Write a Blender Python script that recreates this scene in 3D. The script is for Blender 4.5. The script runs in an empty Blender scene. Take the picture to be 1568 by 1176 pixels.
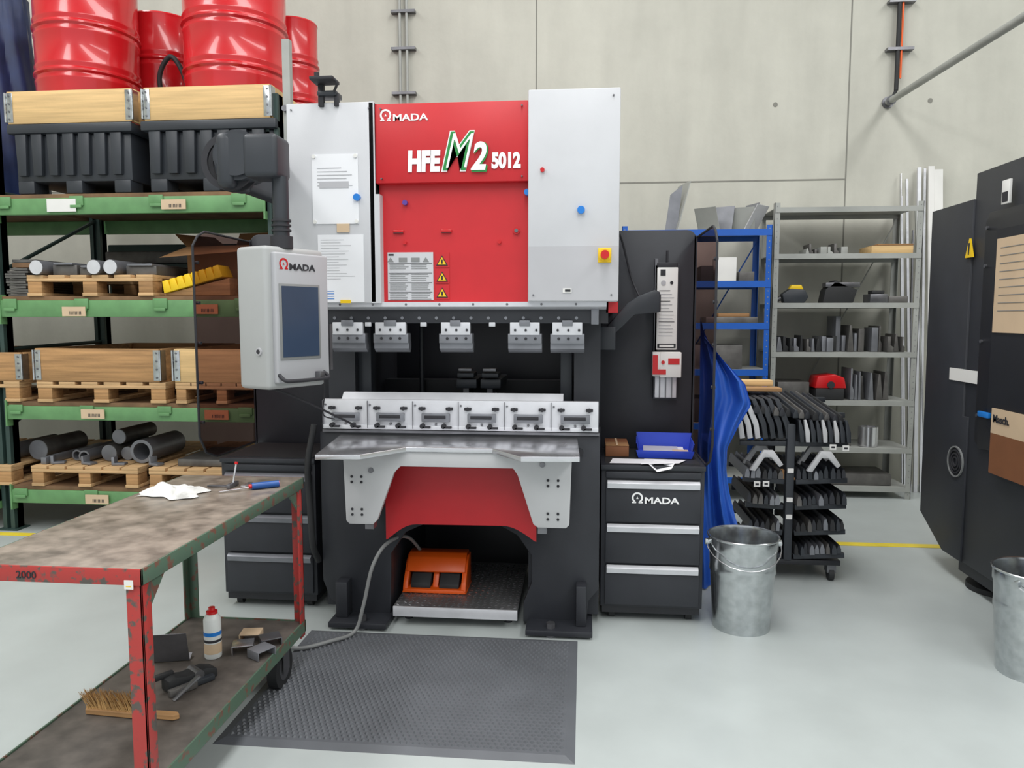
import bpy, bmesh, math, random
from mathutils import Matrix, Vector
R=random.Random(7)
def lin(c): return tuple(((v/255)/12.92 if v/255<=0.04045 else ((v/255+0.055)/1.055)**2.4) for v in c)
def M(name,rgb,rough=.5,metal=0,var=.06,scale=6,bump=0,bscale=60,coat=0,rvar=0,detail=4,stretch=None,c2=None,thr=(.3,.7)):
    m=bpy.data.materials.new(name);m.use_nodes=True
    nt=m.node_tree;p=nt.nodes['Principled BSDF'];L=nt.links
    c=lin(rgb)
    tc=nt.nodes.new('ShaderNodeTexCoord');src=tc.outputs['Object']
    if stretch:
        mp=nt.nodes.new('ShaderNodeMapping');mp.inputs['Scale'].default_value=stretch;L.new(src,mp.inputs[0]);src=mp.outputs[0]
    n=nt.nodes.new('ShaderNodeTexNoise');n.inputs['Scale'].default_value=scale;n.inputs['Detail'].default_value=detail
    L.new(src,n.inputs['Vector'])
    r=nt.nodes.new('ShaderNodeValToRGB')
    r.color_ramp.elements[0].position=thr[0];r.color_ramp.elements[1].position=thr[1]
    r.color_ramp.elements[0].color=(tuple(lin(c2)) if c2 else tuple(max(0,v*(1-var)) for v in c))+(1,)
    r.color_ramp.elements[1].color=tuple(min(1,v*(1+var)) for v in c)+(1,)
    L.new(n.outputs['Fac'],r.inputs[0]);L.new(r.outputs[0],p.inputs['Base Color'])
    p.inputs['Roughness'].default_value=rough;p.inputs['Metallic'].default_value=metal
    p.inputs['Coat Weight'].default_value=coat
    if rvar:
        mr=nt.nodes.new('ShaderNodeMapRange');mr.inputs[3].default_value=rough-rvar;mr.inputs[4].default_value=rough+rvar
        L.new(n.outputs['Fac'],mr.inputs[0]);L.new(mr.outputs[0],p.inputs['Roughness'])
    if bump:
        n2=nt.nodes.new('ShaderNodeTexNoise');n2.inputs['Scale'].default_value=bscale
        L.new(tc.outputs['Object'],n2.inputs['Vector'])
        b=nt.nodes.new('ShaderNodeBump');b.inputs['Strength'].default_value=bump;b.inputs['Distance'].default_value=.01
        L.new(n2.outputs['Fac'],b.inputs['Height']);L.new(b.outputs[0],p.inputs['Normal'])
    return m
m_red=M('red_paint',(196,32,40),.42,var=.05,bump=.03,bscale=300)
m_cover=M('light_grey_paint',(198,199,203),.45,var=.03,bump=.03,bscale=300)
m_cover2=M('light_grey_paint_darker',(180,180,184),.45,var=.03)
m_black=M('black_powder_coat',(42,44,50),.5,var=.12,bump=.04,bscale=300)
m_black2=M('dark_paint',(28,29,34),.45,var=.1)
m_rub=M('rubber',(36,37,39),.65,var=.15)
m_mat=M('mat_rubber',(92,95,100),.5,var=.12,scale=4)
m_steel=M('bright_steel',(212,212,216),.24,metal=.9,var=.08,scale=12,rvar=.07)
m_alu=M('aluminium',(212,213,218),.38,metal=.3,var=.05,scale=15)
m_tread=M('tread_plate',(150,150,152),.38,metal=.8,var=.15,scale=10)
m_dsteel=M('dark_steel',(120,120,124),.38,metal=.8,var=.2,scale=10)
m_pun=M('punch_steel',(128,130,136),.4,metal=.4,var=.12,scale=10)
m_mill=M('mill_steel',(104,102,100),.5,metal=.5,var=.3,scale=9)
m_galv=M('galvanised',(190,194,196),.2,metal=.95,var=.14,scale=25,rvar=.09)
m_pbeam=M('green_paint',(100,146,96),.5,var=.14,scale=8)
m_post=M('dark_green_paint',(46,66,62),.5,var=.1)
m_wood=M('pallet_wood',(170,130,86),.75,var=.34,scale=1.6,bump=.2,bscale=40,stretch=(1.2,10,26),detail=6)
m_wood1=M('pallet_wood_pale',(196,160,116),.75,var=.26,scale=1.6,bump=.2,bscale=40,stretch=(1.5,12,26),detail=6)
m_wood2=M('new_wood',(210,176,124),.7,var=.18,scale=1.6,bump=.1,bscale=40,stretch=(1.2,10,26),detail=6)
m_board=M('deck_board',(120,92,66),.8,var=.35,scale=6)
m_card=M('cardboard',(150,112,74),.8,var=.15)
m_plast=M('black_plastic',(46,50,56),.45,var=.15,scale=3)
m_drum=M('drum_red',(196,28,36),.25,var=.05,coat=.5)
m_lab=M('label_white',(225,224,221),.6,var=.03)
m_labc=M('label_beige',(205,180,150),.6,var=.06)
m_labo=M('label_orange',(196,130,90),.6,var=.06)
m_ink=M('ink',(42,42,47),.7,var=.02)
m_txt=M('white_print',(240,240,240),.5,var=.01)
m_txtg=M('green_print',(30,135,60),.5,var=.01)
m_yel=M('yellow_print',(236,196,24),.5,var=.03)
m_blued=M('blue_plastic',(30,120,205),.35,var=.03)
m_bhand=M('blue_handle',(30,80,150),.35,var=.03)
m_purp=M('purple_plastic',(90,60,150),.4,var=.03)
m_ebut=M('red_button',(196,25,30),.3,var=.02)
m_screen=M('screen_glass',(56,70,92),.15,var=.1,scale=2)
m_brack=M('bracket_grey',(190,191,193),.42,var=.03)
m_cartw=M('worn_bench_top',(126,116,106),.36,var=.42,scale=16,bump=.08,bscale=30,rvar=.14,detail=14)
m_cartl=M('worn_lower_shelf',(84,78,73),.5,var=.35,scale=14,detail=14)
m_cred=M('chipped_red_paint',(160,50,46),.5,var=.12,scale=34,detail=9,c2=(84,78,72),thr=(.40,.47))
m_cgrn=M('chipped_green_paint',(74,96,80),.5,var=.12,scale=30,detail=9,c2=(112,74,62),thr=(.38,.46))
m_orange=M('orange_paint',(232,92,20),.35,var=.04)
m_bluef=M('blue_frame_paint',(20,88,180),.4,var=.06)
m_tarp=M('blue_tarp',(44,94,190),.45,var=.15,scale=4)
m_navy=M('navy_tarp',(28,44,84),.5,var=.3,scale=6)
m_tray=M('blue_tray_plastic',(46,74,196),.4,var=.05)
m_shelf=M('grey_shelf_paint',(160,162,158),.5,metal=.1,var=.1,scale=5)
m_paper=M('paper',(230,231,235),.7,var=.02)
m_brown=M('brown_card',(124,78,48),.7,var=.08)
m_cloth=M('cloth_white',(215,215,212),.85,var=.06,bump=.3,bscale=60)
m_bris=M('bristle',(190,150,95),.8,var=.25,scale=60)
m_can=M('can_white',(222,225,223),.3,var=.02)
m_cgrey=M('cheek_grey',(168,170,170),.42,var=.02)
m_cface=M('panel_face_grey',(172,173,177),.42,var=.02)
m_line=M('floor_yellow',(228,205,60),.5,var=.1)
m_cable=M('cable_grey',(130,132,132),.5)
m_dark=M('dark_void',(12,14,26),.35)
m_smoke=bpy.data.materials.new('smoked_acrylic');m_smoke.use_nodes=True
nt=m_smoke.node_tree;nt.nodes.clear()
o=nt.nodes.new('ShaderNodeOutputMaterial');mx=nt.nodes.new('ShaderNodeMixShader');tr=nt.nodes.new('ShaderNodeBsdfTransparent');gl=nt.nodes.new('ShaderNodeBsdfGlossy')
tr.inputs[0].default_value=(.66,.55,.55,1);gl.inputs['Roughness'].default_value=.06;gl.inputs[0].default_value=(.5,.5,.5,1);mx.inputs[0].default_value=.08
nt.links.new(tr.outputs[0],mx.inputs[1]);nt.links.new(gl.outputs[0],mx.inputs[2]);nt.links.new(mx.outputs[0],o.inputs[0])

def concrete(name,base,var,rough,scale):
    m=bpy.data.materials.new(name);m.use_nodes=True;nt=m.node_tree;p=nt.nodes['Principled BSDF'];L=nt.links
    tc=nt.nodes.new('ShaderNodeTexCoord')
    n1=nt.nodes.new('ShaderNodeTexNoise');n1.inputs['Scale'].default_value=scale;n1.inputs['Detail'].default_value=8;n1.inputs['Roughness'].default_value=.65
    mp=nt.nodes.new('ShaderNodeMapping');mp.inputs['Scale'].default_value=(3,3,.5)
    n2=nt.nodes.new('ShaderNodeTexNoise');n2.inputs['Scale'].default_value=1.2;n2.inputs['Detail'].default_value=5
    L.new(tc.outputs['Object'],n1.inputs['Vector']);L.new(tc.outputs['Object'],mp.inputs[0]);L.new(mp.outputs[0],n2.inputs['Vector'])
    ad=nt.nodes.new('ShaderNodeMath');ad.operation='ADD';L.new(n1.outputs['Fac'],ad.inputs[0]);L.new(n2.outputs['Fac'],ad.inputs[1])
    hv=nt.nodes.new('ShaderNodeMath');hv.operation='MULTIPLY';hv.inputs[1].default_value=.5;L.new(ad.outputs[0],hv.inputs[0])
    r=nt.nodes.new('ShaderNodeValToRGB');r.color_ramp.elements[0].position=.36;r.color_ramp.elements[1].position=.64
    c=lin(base)
    r.color_ramp.elements[0].color=tuple(v*(1-var) for v in c)+(1,);r.color_ramp.elements[1].color=tuple(min(1,v*(1+var)) for v in c)+(1,)
    L.new(hv.outputs[0],r.inputs[0]);L.new(r.outputs[0],p.inputs['Base Color']);p.inputs['Roughness'].default_value=rough
    n3=nt.nodes.new('ShaderNodeTexNoise');n3.inputs['Scale'].default_value=25;L.new(tc.outputs['Object'],n3.inputs['Vector'])
    b=nt.nodes.new('ShaderNodeBump');b.inputs['Strength'].default_value=.06 if rough>.5 else .01;b.inputs['Distance'].default_value=.02
    L.new(n3.outputs['Fac'],b.inputs['Height']);L.new(b.outputs[0],p.inputs['Normal'])
    return m
m_wall=concrete('concrete_wall',(189,188,178),.10,.85,1.6)
m_floor=concrete('coated_floor',(177,184,183),.06,.32,1.1)
m_seam=M('concrete_seam',(132,131,124),.9)
m_ceil=M('ceiling_white',(215,215,215),.8)

class B:
    def __init__(s,name): s.name=name;s.V=[];s.F=[];s.mats=[];s.kids=[];s.G=None
    def mi(s,m):
        if m not in s.mats: s.mats.append(m)
        return s.mats.index(m)
    def raw(s,vs,fs,mat,MX=None):
        o=len(s.V)
        for v in vs:
            v=Vector(v)
            if MX is not None: v=MX@v
            if s.G is not None: v=s.G@v
            s.V.append(v)
        k=s.mi(mat)
        for f in fs: s.F.append(([i+o for i in f],k))
    def bm(s,b,mat,MX=None):
        b.verts.index_update()
        s.raw([v.co.copy() for v in b.verts],[[v.index for v in f.verts] for f in b.faces],mat,MX);b.free()
    def box(s,x0,x1,y0,y1,z0,z1,mat,bev=0,MX=None,seg=2):
        vs=[(x,y,z) for z in (z0,z1) for y in (y0,y1) for x in (x0,x1)]
        fs=[(0,2,3,1),(4,5,7,6),(0,1,5,4),(2,6,7,3),(0,4,6,2),(1,3,7,5)]
        if not bev: s.raw(vs,fs,mat,MX);return
        bev=min(bev,.45*min(abs(x1-x0),abs(y1-y0),abs(z1-z0)))
        b=bmesh.new();bv=[b.verts.new(v) for v in vs]
        for f in fs:b.faces.new([bv[i] for i in f])
        bmesh.ops.bevel(b,geom=b.edges[:],offset=bev,segments=seg,affect='EDGES',profile=.5)
        s.bm(b,mat,MX)
    def prism(s,pts,pl,a,c,mat,bev=0,MX=None,seg=2):
        n=len(pts)
        def P(p,t):
            return {'xz':(p[0],t,p[1]),'xy':(p[0],p[1],t),'yz':(t,p[0],p[1])}[pl]
        b=bmesh.new();A=[b.verts.new(P(p,a)) for p in pts];C=[b.verts.new(P(p,c)) for p in pts]
        b.faces.new(A);b.faces.new(C[::-1])
        for i in range(n): b.faces.new([A[i],C[i],C[(i+1)%n],A[(i+1)%n]])
        bmesh.ops.recalc_face_normals(b,faces=b.faces[:])
        if bev: bmesh.ops.bevel(b,geom=b.edges[:],offset=bev,segments=seg,affect='EDGES',profile=.5)
        s.bm(b,mat,MX)
    def cyl(s,p0,p1,r,mat,n=20,r2=None,cap=True,MX=None):
        p0=Vector(p0);p1=Vector(p1);d=(p1-p0).normalized()
        u=d.orthogonal().normalized();w=d.cross(u);r2=r if r2 is None else r2
        vs=[];fs=[]
        for i in range(n):
            a=2*math.pi*i/n;e=u*math.cos(a)+w*math.sin(a)
            vs.append(p0+e*r);vs.append(p1+e*r2)
        for i in range(n):
            j=(i+1)%n;fs.append((2*i,2*j,2*j+1,2*i+1))
        if cap: fs.append(tuple(2*i for i in range(n))[::-1]);fs.append(tuple(2*i+1 for i in range(n)))
        s.raw(vs,fs,mat,MX)
    def ring(s,p0,p1,r,ri,mat,n=24,MX=None):
        p0=Vector(p0);p1=Vector(p1);d=(p1-p0).normalized();u=d.orthogonal().normalized();w=d.cross(u);vs=[];fs=[]
        for i in range(n):
            a=2*math.pi*i/n;e=u*math.cos(a)+w*math.sin(a)
            vs+= [p0+e*r,p1+e*r,p1+e*ri,p0+e*ri]
        for i in range(n):
            j=(i+1)%n
            for k in range(4):
                l=(k+1)%4;fs.append((4*i+k,4*j+k,4*j+l,4*i+l))
        s.raw(vs,fs,mat,MX)
    def lathe(s,cx,cy,prof,mat,n=40,MX=None):
        vs=[];fs=[];m=len(prof)
        for i in range(n):
            a=2*math.pi*i/n
            for r,z in prof: vs.append((cx+r*math.cos(a),cy+r*math.sin(a),z))
        for i in range(n):
            j=(i+1)%n
            for k in range(m-1): fs.append((i*m+k,j*m+k,j*m+k+1,i*m+k+1))
        s.raw(vs,fs,mat,MX)
    def tube(s,path,r,mat,n=10,sub=6,MX=None):
        P=[Vector(p) for p in path]
        if sub>1 and len(P)>2:
            Q=[];E=[2*P[0]-P[1]]+P+[2*P[-1]-P[-2]]
            for i in range(1,len(E)-2):
                for k in range(sub):
                    t=k/sub;a,b,c,d=E[i-1],E[i],E[i+1],E[i+2]
                    Q.append(.5*((2*b)+(c-a)*t+(2*a-5*b+4*c-d)*t*t+(3*b-a-3*c+d)*t**3))
            Q.append(P[-1]);P=Q
        vs=[];fs=[];u=None
        for i,p in enumerate(P):
            d=(P[min(i+1,len(P)-1)]-P[max(i-1,0)]).normalized()
            u=d.orthogonal().normalized() if u is None else (u-d*u.dot(d)).normalized()
            w=d.cross(u)
            for k in range(n):
                a=2*math.pi*k/n;vs.append(p+(u*math.cos(a)+w*math.sin(a))*r)
        for i in range(len(P)-1):
            for k in range(n):
                l=(k+1)%n;fs.append((i*n+k,i*n+l,(i+1)*n+l,(i+1)*n+k))
        fs.append(tuple(range(n))[::-1]);fs.append(tuple((len(P)-1)*n+k for k in range(n)))
        s.raw(vs,fs,mat,MX)
    def grid(s,f,nu,nv,mat,MX=None):
        vs=[f(i/nu,j/nv) for j in range(nv+1) for i in range(nu+1)]
        fs=[(j*(nu+1)+i,j*(nu+1)+i+1,(j+1)*(nu+1)+i+1,(j+1)*(nu+1)+i) for j in range(nv) for i in range(nu)]
        s.raw(vs,fs,mat,MX)
    def text(s,body,x,y,z,size,mat,face='-y',shear=0,off=0,ext=.001,sx=1,nm=None):
        s.kids.append((body,x,y,z,size,mat,face,shear,off,ext,sx,nm,s.G))
    def logo(s,x,y,z,h,mA,mT):
        r=h*.60;cx=x+r;cz=z+r*.98
        pts=[];ins=[]
        for i in range(25):
            a=math.radians(-62+304*i/24);pts.append((cx+r*math.cos(a),cz+r*math.sin(a)));ins.append((cx+r*.68*math.cos(a),cz+r*.68*math.sin(a)))
        vs=[(p[0],y,p[1]) for p in pts]+[(p[0],y,p[1]) for p in ins]
        s.raw(vs,[(i,i+1,26+i,25+i) for i in range(24)],mA)
        for sg in (1,-1):
            xa=cx+sg*r*.22;xb=cx+sg*r*.95;s.raw([(xa,y,z),(xb,y,z),(xb,y,z+h*.15),(xa,y,z+h*.15)],[(0,1,2,3)],mA)
        s.raw([(cx-r*.2,y,cz-r*.2),(cx+r*.2,y,cz-r*.2),(cx,y,cz+r*.25)],[(0,1,2)],mA)
        s.text('MADA',x+r*2.2,y,z,h*.95,mT,off=h*.024,sx=1.35,nm='logo_text')
    def done(s,smooth=True):
        V=s.V
        xs=[v.x for v in V];ys=[v.y for v in V];zs=[v.z for v in V]
        c=Vector(((min(xs)+max(xs))/2,(min(ys)+max(ys))/2,min(zs)))
        me=bpy.data.meshes.new(s.name);me.from_pydata([tuple(v-c) for v in V],[],[f for f,k in s.F])
        for m in s.mats: me.materials.append(m)
        me.polygons.foreach_set('material_index',[k for f,k in s.F])
        me.update()
        if smooth:
            me.polygons.foreach_set('use_smooth',[True]*len(me.polygons));me.set_sharp_from_angle(angle=math.radians(38))
        ob=bpy.data.objects.new(s.name,me);ob.location=c;bpy.context.collection.objects.link(ob)
        for (body,x,y,z,size,mat,face,shear,off,ext,sx,nm,G) in s.kids:
            cu=bpy.data.curves.new('t','FONT');cu.body=body;cu.size=size;cu.shear=shear;cu.offset=off;cu.extrude=ext;cu.resolution_u=4
            to=bpy.data.objects.new('t',cu);bpy.context.collection.objects.link(to)
            bpy.context.view_layer.update()
            tm=bpy.data.meshes.new_from_object(to.evaluated_get(bpy.context.evaluated_depsgraph_get()))
            bpy.data.objects.remove(to)
            tm.materials.clear();tm.materials.append(mat)
            t=bpy.data.objects.new(nm or 'lettering',tm);bpy.context.collection.objects.link(t)
            rz={'-y':0,'-x':-math.pi/2,'x':math.pi/2}[face]
            MM=Matrix.Translation((x,y,z))@Matrix.Rotation(rz,4,'Z')@Matrix.Rotation(math.pi/2,4,'X')@Matrix.Diagonal((sx,1,1,1))
            if G is not None: MM=G@MM
            t.parent=ob;t.matrix_parent_inverse=Matrix.Translation(-c);t.matrix_basis=MM
        return ob

def rrect(x0,x1,z0,z1,r,n=5,corners=(1,1,1,1)):
    pts=[]
    for k,(cx,cz,a0) in enumerate([(x1-r,z1-r,0),(x0+r,z1-r,90),(x0+r,z0+r,180),(x1-r,z0+r,270)]):
        if corners[k]:
            for i in range(n+1):
                a=math.radians(a0+90*i/n);pts.append((cx+r*math.cos(a),cz+r*math.sin(a)))
        else: pts.append([(x1,z1),(x0,z1),(x0,z0),(x1,z0)][k])
    return pts
def TR(x,y,z,rz=0,rx=0,ry=0): return Matrix.Translation((x,y,z))@Matrix.Rotation(math.radians(rz),4,'Z')@Matrix.Rotation(math.radians(ry),4,'Y')@Matrix.Rotation(math.radians(rx),4,'X')

# ---------------- ROOM
WY=7.1
w=B('wall_back');w.box(-8,9,WY,WY+.3,0,6.5,m_wall)
for x in (-3.25,-.46,2.31,5.1): w.box(x-.006,x+.006,WY-.002,WY,0,6.5,m_seam)
w.box(-8,2.31,WY-.003,WY,2.75,2.762,m_seam)
w.box(-8,9,WY-.003,WY,5.3,5.312,m_seam)
for (x,z) in [(1.68,3.42),(3.0,3.42),(-2.5,3.42),(1.68,4.6),(-.9,4.6),(.4,4.6),(3.0,4.6)]:
    w.cyl((x,WY-.004,z),(x,WY,z),.02,m_seam)
w.done()
w=B('wall_left');w.box(-8.3,-8,-6,WY+.3,0,6.5,m_wall);w.done()
w=B('wall_right');w.box(9,9.3,-6,WY+.3,0,6.5,m_wall);w.done()
w=B('floor');w.box(-8.3,9.3,-6,WY+.3,-.2,0,m_floor);w.done()
w=B('ceiling')
xs=[-8.3,-5.5,-4.1,-.7,.7,4.1,5.5,9.3]
for i in range(0,7,2): w.box(xs[i],xs[i+1],-6,WY+.3,6.5,6.65,m_ceil)
for i in (1,3,5):
    w.box(xs[i],xs[i+1],5.8,WY+.3,6.5,6.65,m_ceil);w.box(xs[i],xs[i+1],-6,-5.4,6.5,6.65,m_ceil)
w.done()
for i,x in enumerate((-4.8,0,4.8)):
    l=bpy.data.lights.new('skylight','AREA');l.shape='RECTANGLE';l.size=1.35;l.size_y=11;l.energy=395;l.color=(1,.995,.98)
    lo=bpy.data.objects.new('skylight_lamp',l);lo.location=(x,.2,6.48);bpy.context.collection.objects.link(lo)
w=B('floor_marking_line');w.box(.6,2.6,5.12,5.2,.0005,.002,m_line);w.done()
w=B('floor_marking_line');w.box(-6,-3.3,4.80,4.87,.0005,.002,m_line);w.done()
w=B('conduit_run')
for x in (-1.72,-1.655): w.cyl((x,7.06,3.5),(x,7.06,6.4),.014,m_shelf,12)
for z in (3.6,4.0,4.33,4.9): w.box(-1.80,-1.575,7.04,7.099,z-.012,z+.012,m_dsteel)
w.done()
w=B('power_cable_run')
w.cyl((2.69,7.05,3.5),(2.69,7.05,6.4),.018,m_rub,12);w.cyl((2.72,7.05,3.6),(2.72,7.05,6.4),.009,m_orange,10)
w.tube([(2.69,7.05,3.5),(2.67,7.05,3.46),(2.65,7.04,3.44)],.014,m_rub)
for z in (3.85,4.25,4.7): w.box(2.60,2.82,7.03,7.099,z-.012,z+.012,m_dsteel)
w.done()
w=B('overhead_conduit_pipe');w.cyl((2.64,7.09,3.41),(2.63,2.8,3.27),.028,m_shelf,14)
w.ring((2.64,7.0,3.407),(2.64,7.02,3.409),.04,.02,m_dsteel);w.cyl((2.64,7.08,3.41),(2.64,7.098,3.41),.05,m_dsteel)
w.done()

# ---------------- PRESS BRAKE
p=B('press_brake')
p.prism([(-1.31,.96),(-1.31,.2),(-1.27,.1),(-1.2,.06),(-1.2,.02),(-.965,.02),(-.96,.12),(-.955,.35),(-.88,.46),(-.75,.52),(-.43,.52),(-.32,.46),(-.25,.36),(-.25,.22),(-.29,.12),(-.29,.02),(.02,.02),(.03,.14),(.08,.2),(.08,.96)],'xz',3.6,3.66,m_black,.004)
p.box(-1.31,-.965,3.66,4.7,.05,.96,m_black);p.box(-.27,.08,3.66,4.7,.05,.96,m_black)
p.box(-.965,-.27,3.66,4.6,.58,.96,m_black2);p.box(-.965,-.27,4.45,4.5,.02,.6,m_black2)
p.box(-1.24,-.95,3.46,3.72,.012,.04,m_black,.004);p.box(-.27,.05,3.46,3.72,.012,.04,m_black,.004)
p.box(-1.22,-1.16,3.52,3.6,.04,.22,m_black,.006);p.box(-.03,.02,3.52,3.6,.04,.24,m_black,.006)
for x in (-1.08,-.15): p.cyl((x,3.5,.04),(x,3.5,.065),.022,m_dsteel,6);p.cyl((x,3.5,.0),(x,3.5,.02),.03,m_dsteel)
p.box(-1.31,.08,3.62,3.8,.9,1.0,m_black2);p.box(-1.28,.07,3.64,3.74,.95,1.1,m_dsteel)
p.box(-1.29,.075,3.585,3.64,.962,.975,m_dsteel)
arc=[(-.95,.84),(-.95,.455)]
for i in range(9):
    t=i/8;arc.append((-.94+.14*t,.458+.075*math.sin(t*math.pi/2)))
for i in range(9):
    t=i/8;arc.append((-.38+.15*t,.537-.07*(1-math.cos(t*math.pi/2))))
arc+=[(-.22,.463),(-.22,.84)]
p.prism(arc,'xz',3.49,3.5,m_red)
p.box(-.95,-.22,3.5,3.6,.6,.86,m_black2)
tb=[(-1.2,3.6),(-.03,3.6),(-.015,3.10),(-.26,3.08),(-.40,3.26),(-.79,3.26),(-.94,3.06),(-1.13,3.04)]
p.prism(tb,'xy',.928,.95,m_steel,.002)
p.prism([(-1.085,.928),(-.05,.928),(-.06,.61),(-.075,.595),(-.2,.595),(-.22,.61),(-.29,.83),(-.31,.86),(-.82,.86),(-.85,.83),(-.93,.61),(-.95,.59),(-1.06,.59),(-1.075,.605)],'xz',3.27,3.30,m_brack,.003)
p.box(-1.07,-.95,3.3,3.6,.62,.92,m_black2);p.box(-.19,-.07,3.3,3.6,.62,.92,m_black2)
for x in (-1.045,-1.0,-.155,-.11):
    for z in (.81,.785,.66,.635): p.cyl((x,3.266,z),(x,3.275,z),.006,m_ink,10)
for x in (-.955,-.18): p.cyl((x,3.262,.88-.04*(x<-.5)),(x,3.275,.88-.04*(x<-.5)),.012,m_dsteel,14)
for x in (-.96,-.17): p.box(x-.03,x+.01,3.28,3.33,.565,.6,m_dsteel)
p.box(-1.285,.07,3.585,3.62,.980,1.125,m_alu,.002)
p.box(-1.285,.07,3.578,3.59,.980,1.0,m_alu,.001)
for i in range(6):
    x0=-1.285+i*.226
    p.box(x0-.001,x0+.001,3.576,3.6,.985,1.12,m_dsteel)
    p.box(x0+.045,x0+.185,3.572,3.59,1.02,1.062,m_pun,.003)
    p.box(x0+.06,x0+.165,3.569,3.574,1.036,1.052,m_ink,.002)
    for d in (.03,.165):
        p.box(x0+d,x0+d+.034,3.571,3.59,1.078,1.092,m_ink,.003);p.cyl((x0+d+.017,3.568,1.085),(x0+d+.017,3.575,1.085),.010,m_ink,12)
    for d in (.05,.155):
        p.cyl((x0+d,3.56,1.0),(x0+d,3.588,1.0),.012,m_ink,12);p.box(x0+d,x0+d+.04,3.56,3.575,.990,1.0,m_ink,.002)
    p.cyl((x0+.115,3.578,1.008),(x0+.115,3.586,1.008),.006,m_dsteel,10);p.cyl((x0+.012,3.58,1.1),(x0+.012,3.587,1.1),.005,m_dsteel,8)
p.prism([(3.62,1.1),(3.70,1.1),(3.70,1.125),(3.668,1.155),(3.66,1.145),(3.652,1.155),(3.62,1.125)],'yz',-1.2,-.1,m_alu)
p.box(-1.31,-1.17,3.75,4.7,.96,1.6,m_black);p.box(-.05,.08,3.75,4.7,.96,1.6,m_black)
p.box(-1.17,-1.10,3.8,3.9,1.0,1.5,m_plast,.004);p.box(-.12,-.06,3.8,3.9,1.0,1.5,m_plast,.004)
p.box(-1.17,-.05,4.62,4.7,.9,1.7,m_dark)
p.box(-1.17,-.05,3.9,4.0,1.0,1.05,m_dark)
p.cyl((-.92,4.2,1.0),(-.92,4.2,1.5),.014,m_plast)
p.box(-1.15,-.07,4.25,4.35,1.1,1.17,m_black2)
for x in (-.68,-.55):
    p.box(x,x+.11,3.95,4.3,1.15,1.2,m_plast,.006);p.box(x+.01,x+.10,3.92,4.05,1.21,1.235,m_plast,.005);p.box(x+.02,x+.09,3.9,3.97,1.245,1.26,m_dsteel,.003);p.box(x+.03,x+.06,4.0,4.2,1.1,1.15,m_dsteel)
p.box(-1.28,.11,3.56,3.9,1.5,1.62,m_black2)
p.box(-1.24,.065,3.54,3.57,1.5,1.572,m_black,.003)
p.box(.03,.066,3.53,3.57,1.495,1.575,m_pun,.003)
p.prism([(3.54,1.565),(3.50,1.578),(3.50,1.6),(3.58,1.6),(3.58,1.565)],'yz',-1.395,.1,m_alu)
for i in range(16): p.cyl((-1.2+i*.083,3.536,1.525),(-1.2+i*.083,3.545,1.525),.008,m_pun,8)
for i in range(8): p.cyl((-1.16+i*.16,3.499,1.589),(-1.16+i*.16,3.505,1.589),.006,m_dsteel,8)
for (x0,x1) in [(-1.22,-1.05),(-1.01,-.84),(-.69,-.53),(-.36,-.20),(-.16,.0)]:
    p.box(x0+.01,x1-.01,3.53,3.56,1.445,1.505,m_alu,.003)
    p.box(x0+.055,x1-.055,3.522,3.54,1.488,1.515,m_pun,.003)
    for k in range(3): p.cyl((x0+.035+k*.05,3.526,1.468),(x0+.035+k*.05,3.533,1.468),.006,m_ink,8)
    p.box(x0,x1,3.535,3.60,1.405,1.452,m_pun,.003)
    p.prism([(3.55,1.408),(3.6,1.408),(3.6,1.38),(3.585,1.36),(3.58,1.36),(3.565,1.37),(3.55,1.38)],'yz',x0,x1,m_pun)
    for k in range(3): p.cyl((x0+.04+k*.045,3.532,1.428),(x0+.04+k*.045,3.536,1.428),.007,m_ink,8)
for x in (-1.05,-.97,-.78,-.45,-.1): p.box(x,x+.03,3.533,3.55,1.485,1.505,m_alu,.002)
p.box(-1.395,-.975,3.485,4.3,1.595,2.52,m_cover,.006)
p.prism([(-.975,2.52),(-.975,2.1),(-.955,2.1),(-.955,1.595),(-1.0,1.595),(-1.0,2.52)],'xz',3.485,3.6,m_cover)
p.box(-.26,.152,3.46,4.3,1.6,2.545,m_cover,.006)
p.box(-.256,.149,3.4585,3.462,1.605,1.85,m_cover2)
p.box(-.975,-.262,3.495,4.3,2.15,2.51,m_red,.004)
p.box(-.97,-.262,3.54,4.3,1.6,2.15,m_red)
p.box(-.262,-.25,3.49,3.55,1.6,2.15,m_cover)
p.box(.1,.155,3.56,4.3,1.55,1.6,m_red)
for (x,z) in [(-.945,2.485),(-.29,2.485),(-.945,2.17),(-.29,2.17),(-1.37,2.49),(-1.0,2.49),(.12,2.51),(.12,1.63),(-.235,1.63)]:
    p.cyl((x,3.454 if x>-.26 else 3.48,z),(x,3.5,z),.004,m_dsteel,8)
for x in (-.90,-.67,-.32):
    if x>-.4: p.cyl((x,3.53,1.93),(x,3.542,1.93),.016,m_ebut,14);p.cyl((x,3.525,1.93),(x,3.535,1.93),.009,m_dsteel,10)
    else: p.box(x-.005,x+.045,3.53,3.542,1.925,1.94,m_ebut,.002);p.box(x-.003,x+.043,3.528,3.531,1.924,1.927,m_ink)
for x in (-.85,-.4): p.cyl((x,3.53,1.88),(x,3.542,1.88),.009,m_ebut,10)
p.cyl((-.845,3.52,2.065),(-.845,3.545,2.065),.012,m_purp,14)
p.cyl((-.02,3.44,2.01),(-.02,3.462,2.01),.017,m_blued,18);p.cyl((-1.06,3.465,2.085),(-1.06,3.49,2.085),.016,m_blued,18)
p.cyl((-.267,3.49,2.1),(-.267,3.53,2.1),.014,m_blued,18)
p.cyl((-.195,3.445,2.19),(-.195,3.462,2.19),.01,m_ebut,12)
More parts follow.
